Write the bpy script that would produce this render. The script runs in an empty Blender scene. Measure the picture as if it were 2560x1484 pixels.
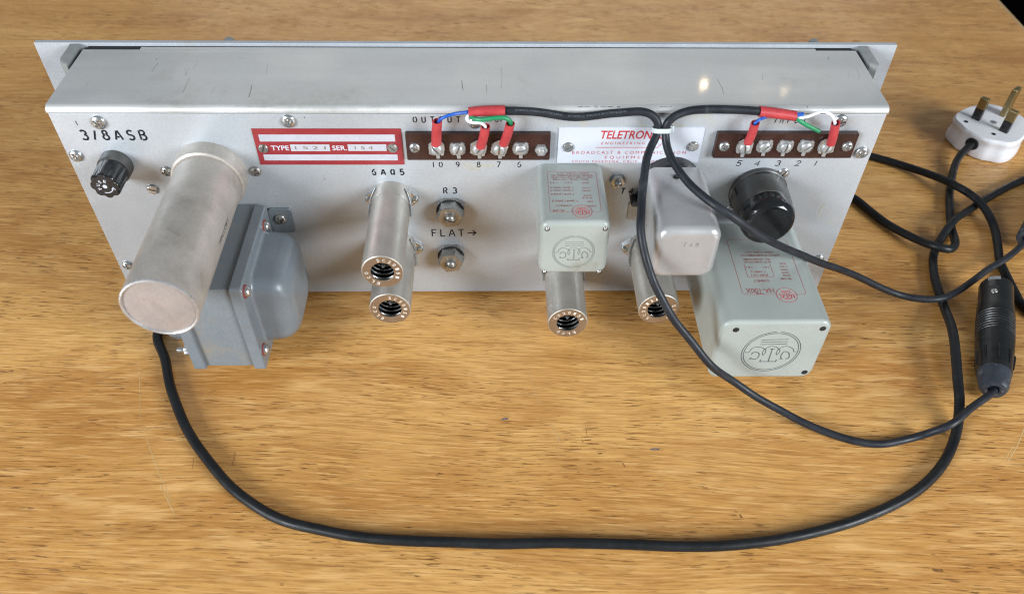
import bpy, math, random
from mathutils import Vector, Matrix
random.seed(7)
R = math.radians
SC = bpy.context.scene
COL = SC.collection

# ------------------------------------------------------------------ camera
cam = bpy.data.cameras.new('camera')
cam.sensor_fit = 'HORIZONTAL'; cam.sensor_width = 36.0
cam.lens = 36.0 * 2012.03 / 2560
cam.shift_y = 140.97 / 2560
cam.clip_start = 0.01; cam.clip_end = 50
cam.dof.use_dof = True; cam.dof.focus_distance = 0.47; cam.dof.aperture_fstop = 10.0
co = bpy.data.objects.new('camera', cam); COL.objects.link(co); SC.camera = co
th, ya, ro = .841, .031, .018
fwd = Vector((math.sin(ya)*math.cos(th), math.cos(ya)*math.cos(th), -math.sin(th)))
rt = Vector((math.cos(ya), -math.sin(ya), 0)); up = rt.cross(fwd)
r2 = rt*math.cos(ro) + up*math.sin(ro); u2 = up*math.cos(ro) - rt*math.sin(ro)
M = Matrix((r2, u2, -fwd)).transposed().to_4x4(); M.translation = Vector((13.104, -365.538, 353.59))*.001
co.matrix_world = M

# ------------------------------------------------------------------ room light (indoors: two windows, two ceiling bulbs)
W = bpy.data.worlds.new('World'); SC.world = W; W.use_nodes = True
bg = W.node_tree.nodes['Background']; bg.inputs[0].default_value = (.80, .86, .95, 1); bg.inputs[1].default_value = .22
def area(name, loc, tgt, sx, sy, e, c):
    l = bpy.data.lights.new(name, 'AREA'); l.shape = 'RECTANGLE'; l.size = sx; l.size_y = sy; l.energy = e; l.color = c
    o = bpy.data.objects.new(name, l); COL.objects.link(o); o.location = loc
    o.rotation_euler = (Vector(tgt)-Vector(loc)).to_track_quat('-Z', 'Y').to_euler(); return o
area('window_light', (-1.45, -1.30, .72), (0, 0, .05), .8, .75, 61, (.88, .94, 1))
area('window_light', (1.6, -1.22, .80), (.1, 0, .03), .8, .8, 60, (.9, .95, 1))
area('far_sheen_light', (.2, 4.3, 1.9), (0, .3, .1), 4.2, 1.7, 16, (1, .95, .9))  # unseen area light, added for pale sheen on far table and chassis top
def bulb(loc, e, rad):
    l = bpy.data.lights.new('ceiling_bulb', 'POINT'); l.energy = e; l.color = (1, .74, .42); l.shadow_soft_size = rad
    o = bpy.data.objects.new('ceiling_bulb', l); COL.objects.link(o); o.location = loc
bulb((1.33, 4.24, 2.54), 2.2, .022); bulb((1.8, 4.11, 2.51), .4, .025)
SC.cycles.filter_width = 1.1
vs = SC.view_settings; vs.view_transform = 'Standard'; vs.look = 'None'; vs.exposure = 0; vs.gamma = 1; vs.use_curve_mapping = False

# ------------------------------------------------------------------ materials
class NT:
    def __init__(s, name):
        s.m = bpy.data.materials.new(name); s.m.use_nodes = True; s.t = s.m.node_tree
        s.b = s.t.nodes['Principled BSDF']; s.c = s.t.nodes.new('ShaderNodeTexCoord').outputs['Object']
    def put(s, sock, v):
        if v is None: return
        if isinstance(v, bpy.types.NodeSocket): s.t.links.new(v, sock)
        elif isinstance(v, (tuple, list)) and len(v) == 3 and sock.type == 'RGBA': sock.default_value = (*v, 1)
        else: sock.default_value = v
    def map(s, vec, sc=(1, 1, 1), rot=(0, 0, 0), loc=(0, 0, 0)):
        n = s.t.nodes.new('ShaderNodeMapping'); s.put(n.inputs[0], vec); n.inputs[1].default_value = loc
        n.inputs[2].default_value = rot; n.inputs[3].default_value = sc; return n.outputs[0]
    def noise(s, vec, scale, detail=3, rough=.5, dist=0, col=False):
        n = s.t.nodes.new('ShaderNodeTexNoise'); s.put(n.inputs['Vector'], vec); n.inputs['Scale'].default_value = scale
        n.inputs['Detail'].default_value = detail; n.inputs['Roughness'].default_value = rough; n.inputs['Distortion'].default_value = dist
        return n.outputs[1 if col else 0]
    def ramp(s, f, a, b, lo=0., hi=1.):
        n = s.t.nodes.new('ShaderNodeMapRange'); n.inputs[1].default_value = a; n.inputs[2].default_value = b
        n.inputs[3].default_value = lo; n.inputs[4].default_value = hi; n.interpolation_type = 'SMOOTHSTEP'; s.put(n.inputs[0], f); return n.outputs[0]
    def mix(s, f, a, b, mode='MIX'):
        n = s.t.nodes.new('ShaderNodeMix'); n.data_type = 'RGBA'; n.blend_type = mode
        s.put(n.inputs[0], f); s.put(n.inputs[6], a); s.put(n.inputs[7], b); return n.outputs[2]
    def math(s, op, a, b=None):
        n = s.t.nodes.new('ShaderNodeMath'); n.operation = op; s.put(n.inputs[0], a); s.put(n.inputs[1], b); return n.outputs[0]
    def vadd(s, a, b, op='ADD'):
        n = s.t.nodes.new('ShaderNodeVectorMath'); n.operation = op; s.put(n.inputs[0], a); s.put(n.inputs[1], b); return n.outputs[0]
    def bump(s, h, dist, strength=1):
        n = s.t.nodes.new('ShaderNodeBump'); n.inputs['Distance'].default_value = dist; n.inputs['Strength'].default_value = strength
        s.put(n.inputs['Height'], h); s.put(s.b.inputs['Normal'], n.outputs[0])
    def out(s, col, metal, rough, **kw):
        s.put(s.b.inputs['Base Color'], col); s.put(s.b.inputs['Metallic'], metal); s.put(s.b.inputs['Roughness'], rough)
        for k, v in kw.items(): s.put(s.b.inputs[k.replace('_', ' ')], v)
        return s.m

def worn(name, c1, c2, metal, rough, scale=60, rv=.1, bumpd=0, dirt=None, dscale=35, dth=(.56, .72), stretch=(1, 1, 1), fine=0.06, spec=.5, coat=0, coatr=.08):
    n = NT(name); v = n.map(n.c, stretch)
    f = n.ramp(n.noise(v, scale, 5, .6), .32, .68)
    c = n.mix(f, c1, c2)
    if fine:
        g = n.ramp(n.noise(n.c, 900, 2), .3, .7, 1-fine, 1+fine); c = n.mix(1.0, c, g, 'MULTIPLY')
    if dirt: c = n.mix(n.math('MULTIPLY', n.ramp(n.noise(n.c, dscale, 6, .65, .4), *dth), n.ramp(n.noise(n.c, 330, 3), .3, .65, .35, 1)), c, dirt)
    r = n.ramp(n.noise(n.c, scale*1.7, 4), .3, .7, max(.02, rough-rv), min(1, rough+rv))
    if bumpd: n.bump(n.noise(n.c, 260, 4, .6), bumpd)
    return n.out(c, metal, r, Specular_IOR_Level=spec, Coat_Weight=coat, Coat_Roughness=coatr)

def wood():
    n = NT('oak_veneer')
    w = n.noise(n.map(n.c, (1.6, 4, 1)), 1.0, 2, .5, 0, True)
    w2 = n.noise(n.map(n.c, (9, 22, 1)), 1.0, 2, .5, 0, True)
    off = n.vadd(n.vadd(w, (.5, .5, .5), 'SUBTRACT'), (.03, .055, 0), 'MULTIPLY')
    off2 = n.vadd(n.vadd(w2, (.5, .5, .5), 'SUBTRACT'), (.006, .0045, 0), 'MULTIPLY')
    v = n.vadd(n.vadd(n.map(n.c, rot=(0, 0, R(3.5))), off), off2)
    broad = n.noise(n.map(v, (1.6, 9, 1)), 1, 4, .55)
    c = n.mix(n.ramp(broad, .32, .68), WOOD[0], WOOD[1])
    blot = n.noise(n.map(v, (6, 17, 1), loc=(4, 1, 0)), 1, 5, .62, .5)
    c = n.mix(n.ramp(blot, .44, .68, 0, .8), c, WOOD[2])
    band = n.noise(n.map(v, (7, 85, 1)), 1, 5, .65, .5)
    c = n.mix(n.ramp(band, .50, .72, 0, .55), c, WOOD[3])
    fine = n.noise(n.map(v, (42, 760, 1)), 1, 3, .62)
    c = n.mix(n.ramp(fine, .44, .68, 0, .56), c, WOOD[3])
    longl = n.noise(n.map(v, (8, 980, 1), loc=(7, 3, 0)), 1, 3, .6)
    c = n.mix(n.ramp(longl, .5, .68, 0, .5), c, WOOD[3])
    lite = n.noise(n.map(v, (38, 820, 1), loc=(3, 7, 0)), 1, 3, .6)
    c = n.mix(n.ramp(lite, .50, .72, 0, .54), c, WOOD[4])
    pore = n.noise(n.map(v, (85, 1150, 1), loc=(11, 2, 0)), 1, 2, .5)
    pm = n.ramp(n.noise(n.map(v, (9, 45, 1), loc=(1, 9, 0)), 1, 3), .40, .60, .3, 1)
    pf = n.math('MULTIPLY', n.ramp(pore, .56, .68, 0, .9), pm)
    c = n.mix(pf, c, WOOD[5])
    fl = n.ramp(n.noise(n.map(v, (70, 330, 1), loc=(5, 5, 0)), 1, 3, .6), .66, .74, 0, .85)
    c = n.mix(fl, c, WOOD[6])
    ray = n.noise(n.map(n.c, (26, 150, 1), rot=(0, 0, R(-24))), 1, 3, .5, .5)
    rm = n.ramp(n.noise(n.map(n.c, (4, 5, 1), loc=(2, 0, 0)), 1, 2), .42, .6)
    c = n.mix(n.math('MULTIPLY', n.ramp(ray, .5, .72, 0, .42), rm), c, WOOD[4])
    rough = n.ramp(n.noise(n.c, 30, 4), .3, .7, .20, .33)
    n.bump(n.math('SUBTRACT', fine, n.math('MULTIPLY', pf, 1.2)), .00018, .5)
    return n.out(c, 0, rough, Specular_IOR_Level=.5)
WOOD = [(.57, .290, .080), (.72, .405, .130), (.42, .178, .040), (.33, .140, .032), (.86, .535, .215), (.15, .058, .014), (.08, .032, .010)]

MT = dict(
    wood=wood(),
    edge=worn('oak_edge', (.38, .24, .1), (.5, .33, .16), 0, .35, 20),
    floor=worn('dark_floor', (.0015, .0015, .0015), (.003, .003, .003), 0, 1, spec=0),
    alu=worn('etched_aluminium', (.46, .49, .515), (.385, .412, .435), .3, .35, 12, .08, .00001, dirt=(.50, .47, .38), dscale=22, dth=(.60, .74), fine=.05),
    alutop=worn('brushed_aluminium', (.63, .635, .62), (.53, .54, .53), .5, .42, 10, .13, .000004, dirt=(.42, .40, .34), dscale=11, dth=(.48, .74), stretch=(.3, 2.2, 1), fine=.03, coat=.25, coatr=.045),
    panel=worn('grey_enamel', (.36, .385, .41), (.32, .34, .365), 0, .42, 40, dirt=(.3, .3, .29)),
    paneldk=worn('grey_enamel_edge', (.20, .215, .21), (.26, .27, .265), 0, .5, 60),
    steel=worn('plated_steel', (.54, .55, .545), (.42, .42, .41), .85, .24, 200, .08, dirt=(.2, .18, .14), dscale=120),
    zinc=worn('zinc_terminal', (.53, .54, .54), (.38, .39, .39), .6, .36, 300, .12, .00002, dirt=(.3, .28, .25), dscale=240, dth=(.55, .7)),
    nickel=worn('nickel_nut', (.38, .37, .345), (.29, .285, .265), .75, .3, 150, .08, dirt=(.25, .2, .14), dscale=150),
    can=worn('dull_aluminium_can', (.48, .44, .395), (.40, .37, .33), .45, .46, 55, .08, .00003, dirt=(.30, .265, .225), dscale=55, dth=(.52, .78), fine=.06),
    canend=worn('stained_can_end', (.43, .375, .35), (.36, .325, .305), .45, .5, 50, .08, .00003, dirt=(.33, .30, .28), dscale=70, dth=(.52, .68)),
    canrim=worn('bare_rim', (.52, .51, .50), (.44, .43, .42), .6, .34, 120),
    shield=worn('satin_tube_shield', (.50, .47, .42), (.43, .405, .36), .65, .42, 80, .06, .00001, fine=.04),
    shieldring=worn('nickel_ring', (.46, .39, .32), (.39, .33, .27), .85, .3, 80, .05),
    letterbright=worn('bright_emboss', (.9, .87, .82), (.8, .78, .72), .35, .2, 100),
    t4b=worn('satin_can', (.44, .437, .435), (.385, .385, .38), .4, .32, 40, .06, .00001, dirt=(.48, .465, .44), dscale=24, dth=(.6, .85), fine=.015),
    utc=worn('sage_grey_paint', (.325, .352, .325), (.29, .318, .295), 0, .36, 24, .06, 0, dirt=(.25, .23, .17), dscale=30, dth=(.56, .76), fine=.025),
    utcemb=worn('sage_emboss', (.325, .352, .325), (.30, .33, .30), 0, .4, 60, fine=.02),
    utcline=worn('sage_relief', (.20, .225, .21), (.17, .195, .18), 0, .4, 60, fine=.02),
    tgrey=worn('blue_grey_enamel', (.165, .19, .208), (.145, .168, .186), 0, .33, 40, .06, dirt=(.17, .15, .13), dscale=60, dth=(.55, .75), fine=.04),
    core=worn('lamination_edge', (.165, .19, .205), (.15, .17, .185), 0, .42, 90, stretch=(60, 1, 1), dirt=(.21, .19, .16), dscale=50, dth=(.5, .7)),
    redwash=worn('red_fibre', (.27, .05, .035), (.22, .04, .03), 0, .6),
    black=worn('bakelite', (.009, .010, .011), (.014, .014, .014), 0, .2, 60, .08, dirt=(.07, .07, .066), dscale=60, dth=(.56, .8)),
    blackdust=worn('dusty_bakelite', (.035, .035, .033), (.065, .063, .058), 0, .42, 50, .1, dirt=(.14, .135, .125), dscale=45, dth=(.48, .72)),
    phenolic=worn('brown_phenolic', (.028, .010, .008), (.04, .015, .011), 0, .38, 120, .08, .00001, fine=.12),
    rubber=worn('black_cable_jacket', (.008, .009, .010), (.013, .014, .015), 0, .40, 90, .08, .00003, dirt=(.045, .046, .05), dscale=60, dth=(.62, .8), spec=.25),
    audio=worn('dark_blue_grey_jacket', (.012, .014, .018), (.019, .022, .027), 0, .45, 120, .08, .00003, dirt=(.07, .075, .085), dscale=70, dth=(.60, .78), spec=.28),
    ink=worn('black_ink', (.006, .007, .010), (.02, .022, .028), 0, .6, 700, fine=0, spec=.2),
    engrave=worn('engraved_line', (.07, .08, .08), (.11, .12, .12), 0, .5, 300, fine=0),
    inkgrey=worn('faded_ink', (.18, .19, .20), (.25, .26, .27), 0, .5, 300, fine=0),
    white=worn('white_enamel', (.53, .55, .60), (.49, .51, .56), 0, .38, 30, fine=.01),
    palebar=worn('worn_silver_bar', (.52, .53, .58), (.46, .47, .52), .2, .38, 40, fine=.03),
    whitepl=worn('white_plastic', (.74, .74, .76), (.70, .70, .725), 0, .25, 25, .05, fine=.01),
    wirewhite=worn('white_wire', (.78, .79, .82), (.7, .72, .75), 0, .4, 90, fine=0),
    tie=worn('natural_nylon', (.52, .58, .58), (.46, .52, .52), 0, .35, 90, fine=0),
    redplate=worn('red_anodised', (.27, .026, .034), (.33, .045, .048), .25, .34, 25, .05, stretch=(1, 1, 3), fine=.03),
    redink=worn('red_ink', (.40, .03, .04), (.46, .06, .07), 0, .5, 400, fine=0),
    redfaded=worn('faded_red_ink', (.27, .085, .08), (.34, .15, .14), 0, .5, 500, fine=0),
    sleeve=worn('red_heat_shrink', (.45, .05, .055), (.37, .035, .04), 0, .42, 160, .08, .00002, fine=.03),
    blue=worn('blue_wire', (.012, .10, .46), (.01, .08, .38), 0, .4, 90, fine=0),
    green=worn('green_wire', (.012, .24, .095), (.01, .18, .07), 0, .45, 120, fine=0),
    brass=worn('dull_brass', (.36, .28, .13), (.27, .21, .10), .9, .36, 90, .08, dirt=(.2, .15, .08), dscale=90),
    boot=worn('blue_grey_boot', (.018, .023, .032), (.03, .036, .047), 0, .45, 120, .1, dirt=(.15, .16, .18), dscale=150, dth=(.55, .7)),
    xlr=worn('black_connector_shell', (.005, .006, .006), (.009, .010, .010), 0, .34, 120, .08),
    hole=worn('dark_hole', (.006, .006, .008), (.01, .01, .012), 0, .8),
    scuff=worn('scuff_grey', (.14, .145, .14), (.24, .245, .24), .2, .6, 500, fine=0),
    scuff2=worn('faint_scuff', (.34, .345, .335), (.46, .465, .45), .3, .55, 600, fine=0),
    scratch=worn('pale_scratch', (.58, .40, .19), (.50, .31, .12), 0, .6, 300, fine=0),
    dent=worn('ink_dent', (.10, .09, .11), (.16, .14, .15), 0, .5, 700, fine=0),
    rust=worn('rusty_mark', (.26, .09, .035), (.32, .14, .05), 0, .5, 500, fine=0),
    knot=worn('dark_knot', (.14, .06, .016), (.24, .12, .035), 0, .5, 500, fine=0),
    cableprint=worn('worn_cable_print', (.075, .08, .09), (.11, .115, .125), 0, .5, 600, fine=0),
    glue=worn('dried_glue', (.39, .39, .33), (.43, .44, .41), .2, .35, 300, fine=.05),
    haze=worn('grey_smudge', (.30, .325, .35), (.36, .385, .41), .1, .5, 400, fine=.05),
    linemark=worn('faint_line', (.42, .43, .42), (.5, .5, .49), .3, .5, 200, fine=0),
    glass=worn('tube_glass', (.10, .10, .10), (.16, .16, .155), .1, .12, 100),
)

# ------------------------------------------------------------------ mesh helpers (millimetres in, metres out)
def FR(x, z, y=0., rot=0.):
    "frame on a wall facing the viewer: local X = right, Y = up, Z = out of the wall"
    m = Matrix(((1, 0, 0, x), (0, 0, -1, y), (0, 1, 0, z), (0, 0, 0, 1)))
    return m @ Matrix.Rotation(rot, 4, 'Z')
def FR180(x, z, y): return FR(x, z, y, math.pi)
def FT180(x, y, z): return Matrix.Translation((x, y, z)) @ Matrix.Rotation(math.pi, 4, 'Z')
def frame(o, d, upv=(0, 0, 1)):
    "local Z along d"
    d = Vector(d).normalized(); x = Vector(upv).cross(d)
    if x.length < 1e-4: x = Vector((1, 0, 0))
    x.normalize(); y = d.cross(x)
    m = Matrix((x, y, d)).transposed().to_4x4(); m.translation = Vector(o); return m

from mathutils import noise as mnoise
def wobble(P, a, sc=.045, seed=0.):
    n = len(P)
    return [p+Vector((mnoise.noise(p*sc+Vector((seed, 0, 0))), mnoise.noise(p*sc+Vector((0, seed, 9))), 0))*(a*min(1, i/14, (n-1-i)/14)) for i, p in enumerate(P)]
class G:
    def __init__(s): s.v = []; s.f = []
    def add(s, vs, fs, M=None):
        o = len(s.v)
        for p in vs: s.v.append(tuple(M @ Vector(p)) if M else tuple(p))
        s.f += [tuple(i+o for i in f) for f in fs]; return s
    def loft(s, loops, M=None, c0=True, c1=True, closed=True):
        n = len(loops[0]); vs = [p for l in loops for p in l]; fs = []
        for k in range(len(loops)-1):
            for i in range(n if closed else n-1):
                j = (i+1) % n; fs.append((k*n+i, k*n+j, (k+1)*n+j, (k+1)*n+i))
        if c0: fs.append(tuple(reversed(range(n))))
        if c1: fs.append(tuple((len(loops)-1)*n+i for i in range(n)))
        return s.add(vs, fs, M)
    def lathe(s, prof, M=None, seg=40, c0=True, c1=True):
        return s.loft([[(r*math.cos(2*math.pi*i/seg), r*math.sin(2*math.pi*i/seg), z) for i in range(seg)] for r, z in prof], M, c0, c1)
    def rbox(s, w, h, d, r, f=0., M=None, z0=0., n=5, fb=0., c0=True):
        L = []
        for k in range(n+1 if fb else 0):
            a = math.pi/2*(1-k/n); L.append(rrect(w-2*fb*(1-math.cos(a)), h-2*fb*(1-math.cos(a)), max(r-fb*(1-math.cos(a)), .05), z0+fb*(1-math.sin(a))))
        if not fb: L.append(rrect(w, h, r, z0))
        if f:
            for k in range(n+1):
                a = math.pi/2*k/n; i = f*(1-math.cos(a)); L.append(rrect(w-2*i, h-2*i, max(r-i, .05), z0+d-f+f*math.sin(a)))
        else: L.append(rrect(w, h, r, z0+d))
        return s.loft(L, M, c0)
    def tube(s, pts, rad, seg=12, c0=True, c1=True, flat=1.0):
        P = [Vector(p) for p in pts]; n = len(P); L = []; x = None
        for i in range(n):
            t = (P[min(i+1, n-1)]-P[max(i-1, 0)]).normalized()
            if x is None:
                x = t.orthogonal().normalized() if abs(t.z) > .9 else Vector((0, 0, 1)).cross(t).normalized()
            x = (x-t*x.dot(t)).normalized(); y = t.cross(x); r = rad[i] if isinstance(rad, (list, tuple)) else rad
            L.append([P[i]+x*(r*math.cos(2*math.pi*k/seg))+y*(r*flat*math.sin(2*math.pi*k/seg)) for k in range(seg)])
        return s.loft(L, None, c0, c1)
    def ribbon(s, pts, nrm, w, h=.06):
        P = [Vector(p) for p in pts]; n = len(P); L = []
        for i in range(n):
            N = Vector(nrm[i] if isinstance(nrm, list) else nrm)
            a = (P[i]-P[i-1]).normalized() if i else None; b = (P[i+1]-P[i]).normalized() if i < n-1 else None
            t = ((a or b)+(b or a)); t = t.normalized() if t.length > .05 else (a or b)
            k = 1/max(.55, t.dot(a or b)); B = t.cross(N)*(w/2*k)
            L.append([P[i]-B-N*.02, P[i]-B*.8+N*h, P[i]+B*.8+N*h, P[i]+B-N*.02])
        return s.loft(L, None, True, True, closed=False)
    def mesh(s, name, angle=38):
        m = bpy.data.meshes.new(name); m.from_pydata([(a*.001, b*.001, c*.001) for a, b, c in s.v], [], s.f); m.update()
        import bmesh
        b = bmesh.new(); b.from_mesh(m); bmesh.ops.recalc_face_normals(b, faces=b.faces[:]); b.to_mesh(m); b.free()
        for p in m.polygons: p.use_smooth = True
        m.set_sharp_from_angle(angle=R(angle)); return m
    def build(s, name, mat, parent=None, **kw):
        return link(name, s.mesh(name, kw.pop('angle', 38)), mat, parent, **kw)

def rrect(w, h, r, z, n=6):
    out = []
    for cx, cy, a0 in ((w/2-r, h/2-r, 0), (-w/2+r, h/2-r, 90), (-w/2+r, -h/2+r, 180), (w/2-r, -h/2+r, 270)):
        for k in range(n+1):
            a = R(a0+90*k/n); out.append((cx+r*math.cos(a), cy+r*math.sin(a), z))
    return out
def link(name, mesh, mat, parent=None, M=None, label=None, kind=None):
    o = bpy.data.objects.new(name, mesh); COL.objects.link(o)
    if mat and not mesh.materials: mesh.materials.append(MT[mat] if isinstance(mat, str) else mat)
    wn = o.modifiers.new('weighted_normal', 'WEIGHTED_NORMAL'); wn.keep_sharp = True; wn.weight = 90
    if M is not None:
        M = M.copy(); M.translation = M.translation*.001; o.matrix_world = M
    if parent:
        o.parent = parent; o.matrix_parent_inverse = WM[parent.name].inverted()
    WM[o.name] = M.copy() if M is not None else Matrix.Identity(4)
    if label: o['label'] = label
    if kind: o['kind'] = kind
    return o
WM = {}
def root(name, loc, label, cat):
    o = bpy.data.objects.new(name, None); COL.objects.link(o); o.location = Vector(loc)*.001; o.empty_display_size = .02
    o['label'] = label; o['category'] = cat; WM[o.name] = Matrix.Translation(Vector(loc)*.001); return o
def smooth(pts, sub=8):
    P = [Vector(p) for p in pts]; out = []
    for i in range(len(P)-1):
        p0 = P[max(i-1, 0)]; p1 = P[i]; p2 = P[i+1]; p3 = P[min(i+2, len(P)-1)]
        d1 = max((p1-p0).length, 1e-6)**.5; d2 = max((p2-p1).length, 1e-6)**.5; d3 = max((p3-p2).length, 1e-6)**.5
        if i == 0: m1 = p2-p1
        else: m1 = ((p1-p0)/d1-(p2-p0)/(d1+d2)+(p2-p1)/d2)*d2
        if i == len(P)-2: m2 = p2-p1
        else: m2 = ((p2-p1)/d2-(p3-p1)/(d2+d3)+(p3-p2)/d3)*d2
        for k in range(sub):
            t = k/sub; out.append(p1*(2*t**3-3*t*t+1)+m1*(t**3-2*t*t+t)+p2*(-2*t**3+3*t*t)+m2*(t**3-t*t))
    return out+[P[-1]]

# stroke lettering (stencil style) -------------------------------------------------
def arc(cx, cy, rx, ry, a, b, n=9): return [(cx+rx*math.cos(R(a+(b-a)*k/n)), cy+ry*math.sin(R(a+(b-a)*k/n))) for k in range(n+1)]
GL = {
 'O': ([arc(.3, .5, .28, .5, 105, 255), arc(.3, .5, .28, .5, 75, -75)], .6), '1': ([[(.1, 0), (.1, 1)]], .2), 'I': ([[(.1, 0), (.1, 1)]], .2),
 '2': ([arc(.3, .72, .26, .28, 165, -35)+[(.04, 0), (.58, 0)]], .6),
 '3': ([arc(.27, .76, .25, .24, 150, -80), arc(.27, .27, .29, .27, 85, -150)], .58),
 '4': ([[(.45, 0), (.45, .97), (.02, .3), (.62, .3)]], .62),
 '5': ([[(.54, 1), (.1, 1), (.07, .56)]+arc(.28, .31, .28, .31, 125, -150)], .58),
 '6': ([arc(.5, .42, .45, .58, 95, 178), arc(.3, .28, .25, .28, 80, -170)], .56),
 '7': ([[(.02, 1), (.58, 1), (.22, 0)]], .58),
 '8': ([arc(.3, .77, .20, .22, -80, 255), arc(.3, .27, .27, .27, 100, 430)], .6),
 '9': ([arc(.3, .7, .26, .29, -20, 330), arc(.1, .6, .46, .6, 0, -75)], .6),
 '0': ([arc(.3, .5, .26, .5, 105, 255), arc(.3, .5, .26, .5, 75, -75)], .58),
 'A': ([[(0, 0), (.28, .97)], [(.36, 1), (.66, 0)], [(.2, .3), (.42, .3)]], .66),
 'S': ([arc(.3, .75, .25, .24, 35, 255)+arc(.3, .25, .27, .26, 80, -150)], .58),
 'B': ([[(.05, 0), (.05, 1)], [(.16, 1)]+arc(.32, .77, .2, .23, 90, -90)+[(.2, .53)]+arc(.32, .26, .26, .27, 90, -90)+[(.16, 0)]], .6),
 'U': ([[(.04, 1)]+arc(.3, .28, .26, .28, 180, 360)+[(.56, 1)]], .6), 'T': ([[(0, 1), (.6, 1)], [(.3, .9), (.3, 0)]], .6),
 'P': ([[(.05, 0), (.05, 1)], [(.15, 1)]+arc(.35, .76, .2, .24, 90, -90)+[(.15, .52)]], .56),
 'R': ([[(.05, 0), (.05, 1)], [(.2, 1)]+arc(.34, .76, .2, .24, 90, -90)+[(.3, .5), (.56, 0)]], .58),
 'Q': ([arc(.3, .5, .28, .5, 105, 255), [(.36, 1), (.52, .8), (.52, .1)], [(.3, .25), (.56, 0)]], .6),
 'F': ([[(.05, 0), (.05, 1)], [(.05, 1), (.55, 1)], [(.12, .52), (.45, .52)]], .56), 'L': ([[(.05, 1), (.05, 0), (.55, 0)]], .56),
 'N': ([[(.05, 0), (.05, 1), (.55, 0), (.55, 1)]], .6), '/': ([[(0, 0), (.3, 1)]], .3), 'V': ([[(0, 1), (.28, 0), (.56, 1)]], .56), ' ': ([], .3),
 '>': ([[(0, .5), (.9, .5)], [(.6, .85), (.98, .5), (.6, .12)]], 1.0),
}
def strokes(body, M, h, width, mat, parent, w=.45, slant=0, gap=None, name='lettering'):
    tot = sum(GL[c][1] for c in body); k = len(body)-1
    if gap is None: gap = max((width/h-tot)/max(k, 1), .08)
    sx = width/((tot+gap*k)*h) if width else 1
    g = G(); x = 0; q = 0; N = M.to_3x3() @ Vector((0, 0, 1))
    for c in body:
        for pl in GL[c][0]:
            q += 1
            pts = [M @ Vector(((x+px+slant*py)*h*sx, py*h, 0)) for px, py in pl]
            g.ribbon(pts, N, w, .05+.004*(q % 4))
        x += GL[c][1]+gap
    return g.build(name, mat, parent)
def textgeo(body, size, shear=0, bold=0, space=1.0):
    c = bpy.data.curves.new('t', 'FONT'); c.body = body; c.size = size; c.shear = shear; c.offset = bold; c.space_character = space; c.resolution_u = 3
    o = bpy.data.objects.new('t', c); COL.objects.link(o)
    dg = bpy.context.evaluated_depsgraph_get(); m = bpy.data.meshes.new_from_object(o.evaluated_get(dg))
    vs = [tuple(v.co) for v in m.vertices]; fs = [tuple(p.vertices) for p in m.polygons]
    bpy.data.objects.remove(o); bpy.data.curves.remove(c); bpy.data.meshes.remove(m); return vs, fs
def text(body, M, h, width, mat, parent, shear=0, bold=0, space=1.0, mapf=None, name='lettering', lift=.05):
    "cap height h and total width, lower-left corner at the frame origin"
    vs, fs = textgeo(body, 1.0, shear, bold, space)
    x0 = min(v[0] for v in vs); x1 = max(v[0] for v in vs); k = h/.73
    sx = width/(x1-x0) if width else k
    vs = [((a-x0)*sx, b*k, lift) for a, b, c in vs]
    if mapf: vs = [mapf(a, b) for a, b, c in vs]; M = None
    g = G(); g.add(vs, fs, M); return g.build(name, mat, parent)

# screws -------------------------------------------------------------------------
def screw_mesh(name, rad, height, kind, flat=False):
    "dome head with a cut recess; base at z=0"
    if kind == 'slot':
        g = G(); w = .15*rad; n = 9
        dome = lambda r: height*.22+height*.78*(math.sqrt(max(0, 1-(r/rad)**2)) if not flat else min(1, (1-(r/rad))*6))
        for sd in (1, -1):
            L = []
            for j in range(n+1):
                y = w+(rad*.999-w)*math.sin(math.pi/2*j/n); c = math.sqrt(rad*rad-y*y)
                L.append([(-c, sd*y, 0)]+[(c*math.cos(math.pi*(1-k/16)), sd*y, dome(math.hypot(c*math.cos(math.pi*(1-k/16)), y))) for k in range(17)]+[(c, sd*y, 0)])
            g.loft(L, None, True, True, closed=False)
        g.lathe([(rad*.99, 0), (rad*.99, height*.12)], None, 40)
        return g.mesh(name, 30)
    g = G(); seg = 56; rings = 15; w = .16*rad; vs = []; fs = []
    prof = [(rad, 0), (rad, height*.22)]
    rr = [rad*(1-(k/rings)) for k in range(0, rings)]
    loops = [[(rad*math.cos(2*math.pi*i/seg), rad*math.sin(2*math.pi*i/seg), 0) for i in range(seg)]]
    for r in rr:
        l = []
        for i in range(seg):
            a = 2*math.pi*i/seg; x, y = r*math.cos(a), r*math.sin(a)
            z = height*.22+height*.78*(math.sqrt(max(0, 1-(r/rad)**2)) if not flat else min(1, (1-(r/rad))*6))
            if kind == 'phillips' and r < rad*.62 and (abs(x) < w or abs(y) < w): z -= height*.85*(1-r/rad*.8)
            if kind == 'slot' and abs(y) < w*.95: z = min(z, height*.45)
            l.append((x, y, z))
        loops.append(l)
    g.loft(loops); return g.mesh(name, 30)
SCREW = {}
def screw(parent, x, z, y=0, rad=3.3, height=2., kind='phillips', mat='steel', rot=None, name='screw', flat=False):
    key = (rad, height, kind, mat, flat)
    if key not in SCREW: SCREW[key] = screw_mesh(name, rad, height, kind, flat)
    return link(name, SCREW[key], mat, parent, M=FR(x, z, y, random.uniform(0, 3) if rot is None else rot))
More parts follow.
